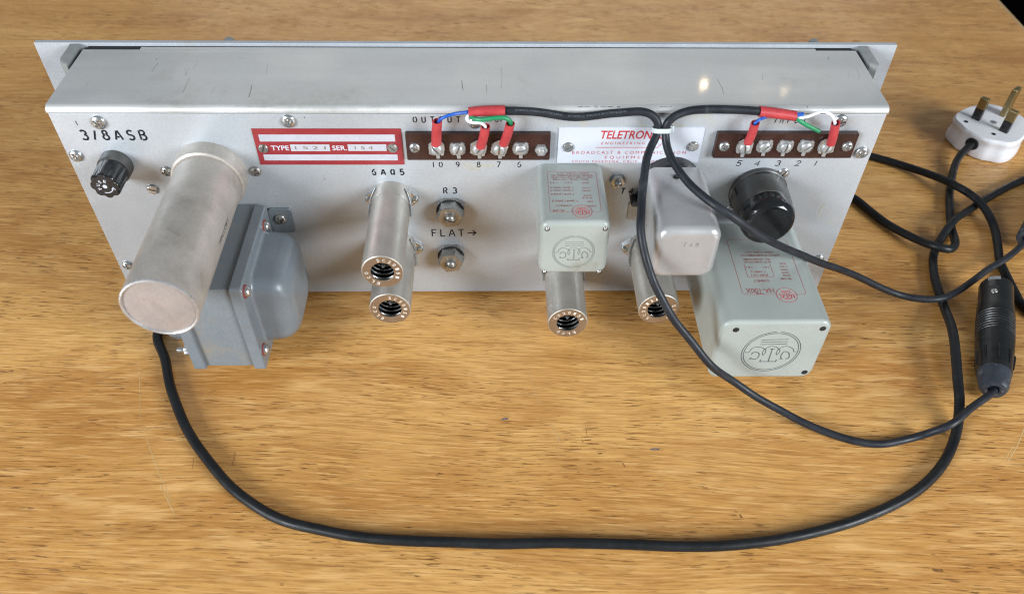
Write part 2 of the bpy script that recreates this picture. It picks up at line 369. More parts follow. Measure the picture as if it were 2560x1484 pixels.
def hexnut(g, M, r, z0, z1, hole=0):
    def loop(rr, z): return [(rr*math.cos(R(30+60*(k//4)+[-29, -10, 10, 29][k % 4]))*(1/math.cos(R(abs([-29, -10, 10, 29][k % 4])))) * math.cos(R(30)), rr*math.sin(R(30+60*(k//4)+[-29, -10, 10, 29][k % 4]))*(1/math.cos(R(abs([-29, -10, 10, 29][k % 4]))))*math.cos(R(30)), z) for k in range(24)]
    c = .12*(z1-z0); g.loft([loop(r, z0), loop(r, z1-c*1.6), loop(r*.9, z1)], M)

# ------------------------------------------------------------------ the setting: table and floor
g = G(); g.add([(-1100, -560, 0), (508, -560, 0), (508, 1700, 0), (-1100, 1700, 0), (-1100, -560, -28), (508, -560, -28), (508, 1700, -28), (-1100, 1700, -28)],
               [(0, 1, 2, 3), (7, 6, 5, 4), (0, 4, 5, 1), (3, 2, 6, 7), (0, 3, 7, 4), (1, 5, 6, 2)])
table = g.build('table_top', 'wood', kind='structure')
g = G(); g.rbox(4, 2260, 27.6, .8, .8, Matrix.Translation((510.02, 570, -27.8)))
g.build('edge_strip', 'edge', table)
g = G(); g.add([(-4000, -3000, -740), (4000, -3000, -740), (4000, 6000, -740), (-4000, 6000, -740)], [(0, 1, 2, 3)])
g.build('floor', 'floor', kind='structure')
def tmark(pts, w, mat='scratch', h=.015, name='scratch'):
    g = G(); g.ribbon([(a, b, .03) for a, b in pts], (0, 0, 1), w, h); g.build(name, mat, table)
for p, w in (([(-174.0, -108.4), (-165.7, -123.1), (-157.8, -136.7)], .35), ([(-158.7, -137.9), (-152.2, -147.4), (-146.6, -155.7)], .5), ([(-157.8, -135.5), (-150.3, -148.6)], .35), ([(-194.4, -53.2), (-187, -75), (-180.5, -97.4)], .25),
             ([(284.6, -128.4), (295.2, -117.1), (303.3, -106.5)], .6), ([(283.1, -127.3), (292.8, -117.6)], .4), ([(42.8, -101.2), (45.3, -106.9), (47.7, -114.1)], .35), ([(32.4, -64.0), (35.9, -81.8), (38.9, -89.0)], .25), ([(352, 78), (362, 62), (371, 46)], .5)): tmark(p, w)
for p, w, m_ in (([(16.3, -97.9), (18, -97.3), (19.9, -97.5)], 1.1, 'dent'), ([(95.6, -118.5), (98, -118.1), (100.4, -118.5)], 1.0, 'dent'), ([(-125.1, -118.4), (-124.6, -123), (-124.4, -127.3)], .35, 'rust'), ([(-124.2, -118.7), (-124.0, -123.5)], .3, 'rust'), ([(-145.6, -122.1), (-144.5, -128.8)], .25, 'rust'),
                 ([(60.5, -112.2), (64.5, -111.9)], .5, 'knot'), ([(59.5, -111.8), (60.0, -113.4)], .5, 'knot'), ([(79.8, -127.0), (80.9, -129.6)], .6, 'knot'), ([(221.8, -189.2), (223.8, -189.9), (226.6, -189.7)], 1.6, 'knot'), ([(135.4, -158.4), (136.1, -160.4)], .9, 'knot'), ([(62.5, -109), (62.2, -104)], .25, 'knot')): tmark(p, w, m_, name='stain_mark')

# ------------------------------------------------------------------ the amplifier
amp = root('audio_amplifier', (0, 40, 0), 'open-backed silver rack amplifier with grey front panel, standing on the wooden table', 'amplifier')
XL, XR, ZT, ZB, D = -213.0, 216.5, 132.0, 3.1, 61.3
XC = (XL+XR)/2; WX = XR-XL
# front panel seen from behind
g = G(); g.rbox(482.6, 133.35, 3.2, .6, .35, FR(0, 133.35/2, 66.4), n=3, fb=.3)
fp = g.build('front_panel', 'panel', amp)
for x, w in ((-218.4, 5.4), (221.6, 5.0)):
    g = G(); yb, yf = 63.15, 42.0
    z0, z1 = 60, 132.9
    g.loft([[(x-w/2, yb, z1), (x+w/2, yb, z1), (x+w/2, yb, z0), (x-w/2, yb, z0)], [(x-w/2, yf+5, z1), (x+w/2, yf+1, z1), (x+w/2, yf+1, z0), (x-w/2, yf+5, z0)],
            [(x-w/2+.8, yf+2, z1-1), (x+w/2-.6, yf, z1-1), (x+w/2-.6, yf, z0+1), (x-w/2+.8, yf+2, z0+1)]])
    g.build('panel_flange', 'paneldk', fp)
for x in (-136, 196):
    g = G(); g.lathe([(3.0, 0), (3.0, 5), (2.2, 6.2), (.1, 6.4)], frame((x, 66.5, 130.0), (0, 1, 0)), 24)
    g.build('panel_stud', 'paneldk', fp)
g = G(); g.rbox(WX-3, 6.4, 7, .2, 0, Matrix.Translation((XC, 59.9, 124.55))); g.build('gap_shade_strip', 'hole', fp)  # near-black strip added as the shade in the chassis-to-panel gap
# chassis sheets
def topprof():
    p = [(D, ZT), (4.0, ZT), (3.2, ZT)]
    for k in range(1, 9):
        a = R(90*k/8); p.append((3.2-3.2*math.sin(a), ZT-3.2+3.2*math.cos(a)))
    p.append((0, ZT-3.3)); return p
def topsheet(x0, x1, dback):
    p = topprof(); p[0] = (dback, ZT); t = 1.1
    inner = [(max(y, t) if i > 0 else y, min(z, ZT-t)) for i, (y, z) in enumerate(p)]
    inner = [(dback, ZT-t), (t+2.0, ZT-t), (t+.6, ZT-t-.6), (t, ZT-2.2), (t, ZT-3.3)]
    loop = p+list(reversed(inner))
    return [[(x, y, z) for y, z in loop] for x in (x0, x1)]
g = G(); g.loft(topsheet(XL, -182, D-3)); g.loft(topsheet(-182, 194, D)); g.loft(topsheet(194, XR, D-2.2))
ch = g.build('chassis_top', 'alutop', amp)
g = G(); g.rbox(WX-.8, 125.0, 1.4, .5, .35, FR(XC, ZB+62.5, 1.55), n=3)
rear = g.build('chassis_rear', 'alu', amp)
for x in (XL+.6, XR-.6):
    g = G(); g.rbox(58.5, 123, 1.2, .4, 0, Matrix(((0, 0, 1, x-.6), (1, 0, 0, 31.4), (0, 1, 0, 67.0), (0, 0, 0, 1)))); g.build('chassis_side', 'alu', amp)
g = G(); g.rbox(WX-2.6, 59, 1.2, .4, 0, Matrix.Translation((XC, 31.4, ZB+.2))); g.build('chassis_bottom', 'alu', amp)
YR = .13      # face of the rear sheet
def smark(pts, w, mat='scuff'):
    g = G(); g.ribbon([(a, b, ZT+.005) for a, b in pts], (0, 0, 1), w, .015); g.build('scuff_mark', mat, ch)
SCUFF = [[(-168.1, 43.8), (-168.9, 34.8)], [(-147.5, 47.7), (-147.6, 36.6)], [(-152.3, 38.4), (-149.6, 30.1)], [(-150.4, 38.4), (-149.7, 31.3)], [(-147.3, 28.3), (-147.4, 21.4), (-147.2, 13.5)], [(-113.2, 21.5), (-112.5, 9.1)], [(-109.2, 44.1), (-107.9, 32.0)], [(-198.9, 26.4), (-198.4, 17.8)], [(-132.0, 19.2), (-132.4, 13.0)], [(-170.4, 48.8), (-169.5, 46.9)], [(-125.5, 47.8), (-123.8, 49.0)],
         [(212.4, 58), (213.0, 54.6)], [(210.9, 40.3), (210.5, 31.8), (208.1, 27.7)], [(209.4, 21.5), (211.8, 15.5), (213.5, 7.7)], [(198.8, 52.3), (198.4, 48.9)], [(132.3, 28.4), (133.2, 19.3), (132.9, 13.3)], [(206.6, 37.1), (203.0, 28.7)], [(157.7, 33.7), (156.6, 27.5)], [(17, 40), (17.4, 30), (17.1, 18)], [(9, 22), (9.3, 14)], [(-4, 26), (-3, 16)]]
for i, s in enumerate(SCUFF): smark(s, [.30, .22, .42][i % 3], ['scuff', 'scuff2', 'scuff2', 'scuff2', 'scuff'][i % 5])
# chassis screws
for x, z, r in ((-188.8, 123.3, 3.9), (-207.9, 103.2, 3.5), (-92.3, 124.1, 3.7), (3.1, 123.4, 3.5), (192.9, 124.6, 3.6), (210.4, 105.3, 3.6), (210.0, 29.4, 3.3), (-207.4, 26.0, 3.2)):
    screw(amp, x, z, YR, r, r*.55)
for x, z in ((-163.6, 93.4), (-115.9, 93.4)): screw(amp, x, z, YR, 3.1, 1.9, mat='nickel')
screw(amp, -174.7, 81.6, YR, 3.2, 1.2, 'slot', flat=True, rot=-.3)
screw(amp, 171.6, 92.0, YR, 3.1, 1.5, 'slot', rot=.95); screw(amp, 147.8, 67.0, YR, 3.1, 1.5, 'slot', rot=.3)
# lettering stencilled on the rear sheet
T = lambda x, z: FR(x, z, YR)
strokes('3/8ASB', T(-200.7, 112.9), 5.5, 33.2, 'ink', amp, w=1.1)
strokes('OUTPUT', T(-28.6, 123.3), 3.2, 24.2, 'ink', amp, w=.65)
strokes('UV', T(13.6, 123.6), 2.8, 3.8, 'ink', amp, w=.45)
strokes('6AQ5', T(-53.3, 90.9), 3.5, 17.2, 'ink', amp, w=.85)
for s, x in (('10', -17.4), ('9', -6.7), ('8', 4.6), ('7', 15.3), ('6', 26.5)):
    strokes(s, T(x-(2.7 if s == '10' else .95), 95.9), 3.2, 5.2 if s == '10' else 1.9, 'ink', amp, w=.55)
strokes('R3', T(-15.3, 78.5), 3.7, 7.4, 'ink', amp, w=.75)
strokes('FLAT>', T(-23.6, 47.8), 4.9, 25.8, 'ink', amp, w=.75)
strokes('INPUT', T(158.6, 123.2), 2.9, 16.2, 'ink', amp, w=.55, slant=.15)
for s, x in (('5', 145.3), ('4', 155.4), ('3', 166.7), ('2', 177.6), ('1', 188.4)):
    strokes(s, T(x-1.2, 96.7), 3.1, 2.6 if s != '1' else .7, 'ink', amp, w=.52, slant=.18)
strokes('T4A', T(83.5, 78.2), 3.5, 11.6, 'ink', amp, w=.75, slant=.12)
def rmark(pts, w, mat, name='stain_mark'):
    g = G(); g.ribbon([(a, YR-.01, b) for a, b in pts], (0, -1, 0), w, .02); g.build(name, mat, amp)
rmark([(-4.0, 98.0), (2, 96.6), (9, 97.0), (12.5, 96.6)], 1.8, 'glue'); rmark([(-3.2, 95.6), (1.5, 94.6), (6, 95.3)], 1.5, 'glue')
rmark([(88.5, 121.6), (91, 120.2), (92.5, 117.5)], 3.2, 'glue'); rmark([(104.5, 122.5), (108, 121), (112, 120.6)], 3.6, 'glue')
rmark([(17.6, 92), (18.4, 90.6), (18, 88.2)], 1.6, 'haze'); rmark([(-200.5, 124), (-200.2, 121.4)], .5, 'ink'); rmark([(-84, 126.2), (-83.6, 125.9)], .5, 'ink'); rmark([(-80, 88.3), (-79.7, 88.0)], .5, 'ink'); rmark([(201, 72), (199.6, 66), (200.4, 60)], 1.2, 'glue'); rmark([(129.5, 95.5), (131.5, 92)], .4, 'haze'); rmark([(127.2, 93), (130.2, 88.4)], .4, 'haze')
for a, b, w in ((56, 62, .5), (64, 66, .7), (67.5, 74, .55), (76, 77.5, .6), (98, 104, .4), (173.5, 174.2, .7), (-118, -96, .25), (-52, -40, .22), (120, 123, .3), (16, 21, .35)):
    n_ = 6; g = G(); g.ribbon([(a+(b-a)*k/n_, 1.6+random.uniform(-.25, .25), ZT-.42) for k in range(n_+1)], (0, -.5, .86), w, .03); g.build('grime_mark', 'scuff', ch)
for y, a, b in ((56.5, -180, -20), (57.2, 20, 190), (8.5, -160, -30), (9.4, 10, 150)):
    g = G(); g.ribbon([(a+(b-a)*k/8, y+random.uniform(-.1, .1), ZT+.005) for k in range(9)], (0, 0, 1), .16, .01); g.build('press_line', 'linemark', ch)

# ---- red rating plate
g = G(); g.rbox(77, 22, .5, .3, .15, FR(-73.8, 108.7, YR), n=2)
rp = g.build('rating_plate', 'redplate', amp, label='red plate reading TYPE and SER. with pale bars')
for x0, z0, x1, z1 in ((-109.4, 112.2, -38.8, 116.4), (-109.4, 100.5, -38.5, 104.2), (-94.2, 106.3, -73.6, 110.4), (-64.1, 106.4, -43.8, 110.5)):
    g = G(); g.rbox(x1-x0, z1-z0, .07, .1, 0, FR((x0+x1)/2, (z0+z1)/2, YR-.47)); g.build('pale_bar', 'palebar', rp)
text('TYPE', FR(-104.4, 106.9, YR-.5), 2.9, 9.3, 'white', rp, bold=.02); text('SER.', FR(-72.4, 106.9, YR-.5), 2.9, 7.7, 'white', rp, bold=.02)
text('1 5 2 1', FR(-91.8, 107.4, YR-.54), 2.1, 16, 'steel', rp); text('1 5 4', FR(-60.5, 107.4, YR-.54), 2.1, 9.5, 'steel', rp)
screw(rp, -108.5, 107.9, YR-.5, 2.7, .9, 'slot', 'nickel', 1.2, flat=True); screw(rp, -40.6, 108.2, YR-.5, 2.8, .9, 'slot', 'nickel', -.7, flat=True)

# ---- white maker's plate
g = G(); g.rbox(76.4, 21.7, .5, .4, .15, FR(85, 109.7, YR), n=2)
wp = g.build('maker_plate', 'white', amp, label='white maker plate with red lettering behind the cables')
Pz = YR-.5
text('TELETRONIX', FR(68.9, 114.0, Pz), 5.0, 33, 'redink', wp, shear=.18, bold=.022)
text('ENGINEERING CO.', FR(69.6, 110.5, Pz), 1.6, 31, 'redink', wp, shear=.15, space=1.5)
g = G(); g.ribbon([FR(0, 0, Pz) @ Vector(p) for p in ((67.1, 108.6, .02), (100.0, 108.6, .02), (101.6, 111.0, .02))], (0, -1, 0), .35, .04); g.build('rule', 'redink', wp)
text('BROADCAST & COMMUNICATION', FR(54.6, 104.6, Pz), 1.9, 60.8, 'redink', wp, space=1.5)
text('EQUIPMENT', FR(72.4, 101.6, Pz), 1.8, 25.5, 'redink', wp, space=1.6)
text('SOUTH PASADENA, CALIF.  MADE IN U.S.A', FR(54.8, 99.15, Pz), 1.45, 59, 'redink', wp, space=1.4)
screw(wp, 52.2, 108.9, Pz, 3.0, 1.1, 'slot', 'steel', .5, flat=True); screw(wp, 118.6, 109.4, Pz, 3.0, 1.1, 'slot', 'steel', -1.0, flat=True)

# ---- terminal strips
clamp = G()
pts = []
for sx, sy in ((1, 1), (-1, 1), (-1, -1), (1, -1)):
    q = [(4.2*sx, 1.6*sy), (3.5*sx, 2.1*sy), (4.0*sx, 2.9*sy), (2.6*sx, 3.9*sy), (1.9*sx, 3.4*sy)] if sy > 0 else [(4.2*sx, 1.2*sy), (3.6*sx, 1.7*sy), (3.9*sx, 2.4*sy), (2.6*sx, 3.6*sy), (1.4*sx, 3.7*sy)]
    pts += q if sx*sy > 0 else q[::-1]
clamp.loft([[(x, y, 0) for x, y in pts], [(x, y, .5) for x, y in pts], [(x*.93, y*.93, .95) for x, y in pts]])
clamp.rbox(1.9, 2.6, .8, .2, .1, Matrix.Translation((.3, -4.4, .1)), n=2)
clamp.lathe([(3.0, .9), (3.0, 1.5)], None, 24)
CL = clamp.mesh('terminal_clamp')
def strip(x0, x1, z0, z1, terms, ends, label, rots):
    g = G(); g.rbox(x1-x0, z1-z0, 3.2, .5, .25, FR((x0+x1)/2, (z0+z1)/2, YR), n=2)
    s = g.build('terminal_strip', 'phenolic', amp, label=label)
    for (x, z), rt_ in zip(terms, rots):
        link('terminal_clamp', CL, 'zinc', s, M=FR(x, z, YR-3.2, random.uniform(-.08, .08)))
        screw(s, x, z, YR-4.6, 3.05, 1.7, 'slot', 'zinc', rt_, name='terminal_screw')
    for x, z, k in ends:
        if k: screw(s, x, z, YR-3.2, 2.9, 1.8, 'phillips', 'steel', name='mounting_screw')
        else:
            g = G(); hexnut(g, FR(x, z, YR-3.2), 3.4, 0, 2.0); g.lathe([(1.5, 1.9), (1.5, 3.0), (1.1, 3.3)], FR(x, z, YR-3.2), 16); g.build('mounting_nut', 'zinc', s)
    return s
strip(-33.1, 42.5, 102.5, 118.3, [(-17.2, 109.7), (-6.2, 109.7), (4.7, 109.7), (15.6, 109.7), (26.9, 109.9)], [(-28.6, 110.4, 1), (37.8, 109.3, 0)],
      'brown terminal strip numbered 10 to 6', [-.85, 1.15, .95, 1.5, .2])
strip(129.7, 204.2, 103.7, 118.6, [(145.1, 110.7), (155.7, 111.4), (166.7, 111.2), (177.6, 111.4), (188.6, 110.9)], [(134.3, 111.2, 1), (199.8, 111.2, 1)],
      'brown terminal strip numbered 5 to 1', [1.75, .75, 1.4, .65, 1.3])

# ---- fuse holder
F0 = FR(-188.3, 98.3, YR)
g = G(); g.lathe([(8.4, 0), (8.4, 6.2), (8.0, 6.8), (7.2, 6.9), (7.2, 7.2)], F0, 48)
fu = g.build('fuse_holder', 'blackdust', amp)
g = G(); L = []
for z, k in ((7.2, .97), (7.8, 1.0), (14.5, 1.0), (19.0, 1.0), (20.0, .965), (20.4, .90)):
    d = 0 if z < 10 else .13 if z > 14 else .08
    L.append([(7.7*k*(1-d*(.5-.5*math.cos(8*a))**2)*math.cos(a), 7.7*k*(1-d*(.5-.5*math.cos(8*a))**2)*math.sin(a), z) for a in [2*math.pi*i/96 for i in range(96)]])
g.loft(L, F0); fc = g.build('fuse_cap', 'black', fu)
FE = F0 @ Matrix.Translation((0, 0, 20.42))
g = G(); g.lathe([(1.15, 0), (1.15, .06)], FE, 24); g.build('white_dot', 'white', fu)
for ch_, a in (('F', 200), ('U', 160), ('S', 118), ('E', 72)):
    m = FE @ Matrix.Rotation(R(a-90), 4, 'Z') @ Matrix.Translation((-.75, 2.5, 0)); text(ch_, m, 1.75, 1.25, 'white', fu, bold=.02)
g = G(); N = Vector((0, -1, 0)); g.ribbon([FE @ Vector((3.9*math.cos(R(a)), 3.9*math.sin(R(a)), 0)) for a in range(250, 342, 8)], N, .5, .05)
g.ribbon([FE @ Vector(p) for p in ((2.9, -1.9, 0), (3.95, -.7, 0), (4.7, -2.1, 0))], N, .5, .055); g.build('arrow', 'white', fu)

# ---- capacitor can
CX, CZ = -139.5, 92.6
C0 = FR(CX, CZ, YR)
g = G(); g.lathe([(17.4, 0), (17.4, 102.20), (17.2, 103.00)], C0, 72, c1=False)
cap = g.build('capacitor_can', 'can', amp, label='tall dull aluminium capacitor can')
g = G(); g.lathe([(17.35, 102.60), (17.55, 103.10), (17.3, 103.80), (16.6, 104.05), (16.1, 103.70), (16.0, 103.00)], C0, 72, False, False); g.build('rolled_rim', 'canrim', cap)
g = G(); g.lathe([(16.2, 102.90), (15.4, 103.15), (3, 103.40), (.05, 103.40)], C0, 72, False); g.build('can_end', 'canend', cap)
g = G(); g.lathe([(19.2, 0), (19.2, 8.2), (18.9, 9.6), (17.9, 10.2), (17.35, 10.1)], C0, 72, c1=False); g.build('clamp_ring', 'can', cap)
def capmap(a, b):   # along the can, on its right-hand side
    an = R(-2) + b/17.45; s = 59-a; rr = 17.47
    return (CX+rr*math.cos(an), YR-s, CZ+rr*math.sin(an))
text('MALLORY', None, 2.3, 19, 'ink', cap, mapf=capmap)

# ---- power transformer (blue-grey, bell covers left and right of the lamination stack)
g = G(); XA, XB, ZA, ZZ = -148.0, -120.0, 13.5, 71.5
def xbox(g, x0, x1, y0, y1, z0, z1, r=.6, f=.3):
    g.rbox(abs(y1-y0), z1-z0, x1-x0, r, f, Matrix(((0, 0, 1, x0), (1, 0, 0, (y0+y1)/2), (0, 1, 0, (z0+z1)/2), (0, 0, 0, 1))), n=3, fb=f)
xbox(g, XA, XB, -69.5, YR-.2, ZA, ZZ, .4, .1)
pt = g.build('power_transformer', 'core', amp, label='blue-grey power transformer with rounded bell covers')
for side in (1, -1):
    g = G(); xs = -117.5 if side > 0 else -150.5
    xbox(g, xs-3.2, xs+3.2, -71.6, YR-2.4, 11.8, 73.2, 2.2, .8)
    g.build('cover_flange', 'tgrey', pt)
    g = G(); L = []; x0 = xs+side*3.0
    for t, dy, dz in ((0, -1.2, -1.2), (.8, -.2, -.2), (2, .3, .3), (10, 1.0, 1.0), (13.5, 1.9, 1.9), (16, 3.4, 3.4), (18, 5.6, 5.6), (19.3, 8.4, 8.4), (20, 11.8, 11.8)):
        w, h = 50-2*dy, 47-2*dz
        L.append([(x0+side*t, -35.5+a-dy*.2, 42.5+b) for a, b, c in rrect(w, h, min(8.5, w/2-.5, h/2-.5), 0, 8)])
    g.loft(L); g.build('bell_cover', 'tgrey', pt)
    for z0, z1 in ((52, 69.0), (12, 26)):
        g = G(); xa = xs+side*2.6; xb = xs+side*16.2
        g.rbox(abs(xb-xa), z1-z0, 1.6, 2.6, .4, FR((xa+xb)/2, (z0+z1)/2, YR), n=3); g.build('mounting_foot', 'tgrey', pt)
        screw(pt, xs+side*8.8, (z0+z1)/2+(1.5 if z0 > 40 else 0), YR-1.6, 3.3, 1.9, mat='nickel')
    for y, z in ((-14, 67), (-66.5, 67.5), (-66.5, 23.5)):
        B0 = frame((xs+side*3.2, y, z), (side, 0, 0))
        g = G(); g.lathe([(3.6, 0), (3.6, .6)], B0, 24); g.build('fibre_washer', 'redwash', pt)
        g = G()
        if side > 0: g.lathe([(2.9, .6), (2.9, 1.3), (2.4, 2.4), (1.3, 3.0), (.05, 3.1)], B0, 24)
        else: hexnut(g, B0, 3.3, .6, 3.4); g.lathe([(1.5, 3), (1.5, 7.5)], B0, 12)
        g.build('bolt', 'steel', pt)

# ---- tube shields
SH = {}
def tube_shield(x, z, ln, rad, label, word1, a1, glassr):
    B0 = FR(x, z, YR)
    g = G(); g.lathe([(rad+.5, 0), (rad+.5, 9), (rad+.1, 10.2), (rad, 10.4), (rad, ln-1.0), (rad-.15, ln-.3), (rad-.6, ln)], B0, 56, c1=False)
    s = g.build('tube_shield', 'shield', amp, label=label)
    g = G(); g.lathe([(rad-.5, ln-.05), (rad-1.0, ln+.12), (rad*.60, ln+.12), (rad*.56, ln-.1), (rad*.56, ln-.9)], B0, 56, False, False); g.build('end_ring', 'shieldring', s)
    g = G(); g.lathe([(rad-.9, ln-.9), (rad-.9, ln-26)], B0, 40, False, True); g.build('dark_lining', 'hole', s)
    g = G(); h = []
    for k in range(0, 100): a = k*.3; h.append(B0 @ Vector(((rad-2.6-.02*k)*math.cos(a), (rad-2.6-.02*k)*math.sin(a), ln-1.6-k*.13)))
    g.tube(h, .42, 8); g.build('coil_spring', 'steel', s)
    g = G(); g.lathe([(glassr*1.5, 8), (glassr*1.5, ln-17), (glassr*1.2, ln-13), (glassr*.5, ln-10.5), (1.25, ln-9), (1.1, ln-5), (.5, ln-3.6), (.05, ln-3.4)], B0, 24); g.build('glass_tube', 'glass', s)
    for sd in (-1, 1):
        g = G(); ex = x+sd*(rad+2.6)
        g.loft([[(x+sd*(rad-1), YR-.2, z+5.5), (x+sd*(rad-1), YR-.2, z-5.5), (x+sd*(rad-1), YR-2.0, z-5.5), (x+sd*(rad-1), YR-2.0, z+5.5)],
                [(ex, YR-.2, z+2.6), (ex, YR-.2, z-2.6), (ex, YR-1.6, z-2.6), (ex, YR-1.6, z+2.6)], [(ex+sd*1.2, YR-.2, z+1.2), (ex+sd*1.2, YR-.2, z-1.2), (ex+sd*1.2, YR-1.6, z-1.2), (ex+sd*1.2, YR-1.6, z+1.2)]])
        g.build('mounting_ear', 'steel', s)
        g = G(); g.lathe([(1.9, 0), (1.8, .8), (1.2, 1.5), (.05, 1.7)], FR(ex-sd*.4, z, YR-1.6), 20); g.build('rivet', 'steel', s)
        g = G(); pts = [(x+sd*(rad+.75)*math.cos(R(t)), YR-yy, z+(rad+.75)*math.sin(R(t))) for t, yy in ((46, 3), (38, 5), (22, 9), (6, 13), (-4, 16))]
        g.tube(smooth(pts, 4), .65, 8); g.build('lock_wire', 'steel', s)
    m = B0 @ Matrix.Translation((0, 0, ln+.13)); rr = rad*.67
    for i, c in enumerate('ELCO'):
        a = a1-22*i; text(c, m @ Matrix.Rotation(R(a-90), 4, 'Z') @ Matrix.Translation((-.7, rr, 0)), 1.9, 1.45, 'letterbright', s, bold=.02)
    for i, c in enumerate(word1):
        a = a1+180+30-21*i; text(c, m @ Matrix.Rotation(R(a-90), 4, 'Z') @ Matrix.Translation((-.65, rr, 0)), 1.9, 1.3, 'letterbright', s, bold=.02)
    return s
tube_shield(-44.1, 75.6, 61.3, 10.75, 'uppermost tube shield below the lettering 6AQ5', 'SC20151', 250, 5)
tube_shield(-44.6, 39.6, 51.8, 11.35, 'tube shield below the upper one', 'SC20151', 235, 5)
tube_shield(53.9, 27.8, 51.8, 11.3, 'tube shield under the sage transformer can', 'CO20151', 300, 5)
tube_shield(103.6, 39.0, 52.5, 11.3, 'tube shield below the satin can', 'SC20151', 20, 5)

# ---- slotted potentiometers with hex nuts
def pot(x, z, label):
    B0 = FR(x, z, YR)
    g = G(); hexnut(g, B0, 8.0, 0, 2.9)
    p = g.build('potentiometer', 'nickel', amp, label=label)
    g = G(); g.lathe([(7.9, 2.9), (7.9, 3.4)], B0, 32); g.build('lock_washer', 'hole', p)
    g = G(); hexnut(g, B0 @ Matrix.Rotation(R(8), 4, 'Z'), 7.8, 3.4, 9.2); g.build('hex_nut', 'nickel', p)
    g = G(); g.lathe([(4.3, 9.0), (4.3, 9.6), (3.7, 9.65), (3.6, 9.3)], B0, 32); g.build('bushing', 'nickel', p)
    link('shaft', screw_mesh('shaft', 3.1, 3.0, 'slot'), 'nickel', p, M=FR(x, z, YR-9.3, -.35))
pot(-11.9, 68.4, 'hex-nutted slotted control under the letters R3'); pot(-13.0, 34.4, 'hex-nutted slotted control under the word FLAT')
# single stud with nut
g = G(); hexnut(g, FR(80.9, 87.2, YR), 4.4, 0, 2.6); g.lathe([(1.9, 2.5), (1.9, 4.6), (1.3, 5.1), (.05, 5.2)], FR(80.9, 87.2, YR), 16); g.build('stud_nut', 'steel', amp)

# ---- UTC transformer cans
LOGO = dict(l1=[(153.8, 43.1), (168.0, 43.5)], l2=[(153.9, 41.3), (168.1, 41.7)], l3=[(153.9, 39.5), (168.2, 39.9)],
    arc=[(147.2, 33.4), (149.1, 33.4), (150.0, 36.2), (152.2, 37.7), (154.9, 37.3), (156.7, 36.2), (157.8, 35.4), (158.2, 33.5), (157.4, 31.0), (156.7, 32.4), (156.8, 34.7), (157.4, 36.2), (159.1, 37.7), (161.1, 38.0), (163.3, 37.3), (164.5, 36.1), (165.4, 35.3), (165.8, 33.8), (164.9, 31.1), (164.2, 32.7), (164.4, 34.6), (164.9, 36.1), (166.6, 37.6), (169.0, 38.0), (171.4, 36.8), (172.6, 35.7), (173.4, 33.8), (174.7, 33.8)],
    C=[(150.9, 31.6), (151.7, 33.2), (153.2, 33.5), (154.9, 32.4), (155.3, 30.1), (154.7, 28.3), (152.7, 27.9), (151.2, 28.7), (151.0, 27.5)], T=[(161.3, 35.8), (161.5, 26.1)], Tb=[(159.9, 36.0), (162.5, 35.9)],
    Tt=[(157.0, 27.5), (157.0, 25.8), (165.6, 25.8), (165.7, 27.5)], U=[(167.0, 28.0), (168.4, 28.0), (167.5, 29.2), (167.5, 32.3), (168.3, 33.8), (169.9, 33.6), (171.3, 32.2), (171.9, 28.4), (170.4, 28.0)])
def logo(M, s, w, mat, parent, fat=1.0, circ=1):
    "M: frame on the face; local X right, Y up as the viewer sees it"
    g = G(); N = M.to_3x3() @ Vector((0, 0, 1)); q = 0
    for k, pl in LOGO.items():
        q += 1; pts = [((x-161.0)*s, (z-33.6)*s, 0) for x, z in pl]
        if len(pts) > 4: pts = smooth(pts, 3)
        g.ribbon([M @ Vector(p) for p in pts], N, w*(fat if k in ('C', 'T', 'U', 'Tt') else 1), .05+.004*(q % 4))
    for r, a0, a1 in (((15.6, 92, 450-6), (14.5, 0, 360)) if circ else ((15.6, 0, 360),)):
        g.ribbon([M @ Vector((r*s*math.cos(R(a0+(a1-a0)*k/60)), r*s*math.sin(R(a0+(a1-a0)*k/60)), 0)) for k in range(61)], N, w, .05)
    return g.build('emblem', mat, parent)
# small can A-24
g = G(); g.rbox(35.6, 34.6, 50, 4.6, 2.6, FR(53.8, 80.9, YR))
a24 = g.build('transformer_can', 'utc', amp, label='small sage can printed A-24 upside down')
YF = YR-50.0
logo(FR(53.8, 78.8, YF), .69, .5, 'utcline', a24, 1.5, 1)
for x, z in ((39.5, 94.0), (68.7, 94.0), (39.2, 65.0), (68.2, 64.9)):
    g = G(); g.lathe([(1.35, .01), (1.3, .05)], FR(x, z, YF), 20); g.build('screw_recess', 'hole', a24)
    screw(a24, x, z+.25, YF-.05, .95, .25, 'slot', 'steel', .6, flat=True, name='cover_screw')
def frame_line(pts, z, w, mat, parent):
    g = G(); g.ribbon([(a, b, z+.01) for a, b in pts], (0, 0, 1), w, .04); g.build('printed_border', mat, parent)
def rr(x0, x1, y0, y1, r, gap=None):
    p = [(x0+(x1-x0)/2+a, y0+(y1-y0)/2+b) for a, b, c in rrect(x1-x0, y1-y0, r, 0, 4)]; return p+[p[0]]
ZA24 = 80.9+17.3
frame_line(rr(41.2, 67.1, -41.4, -7.4, 1.2), ZA24, .22, 'redfaded', a24)
def label(parent, z, lines, mat):
    for s, x0, x1, y, h in lines: text(s, FT180(x1, y, z+.02), h*1.12, x1-x0, mat, parent, bold=.012)
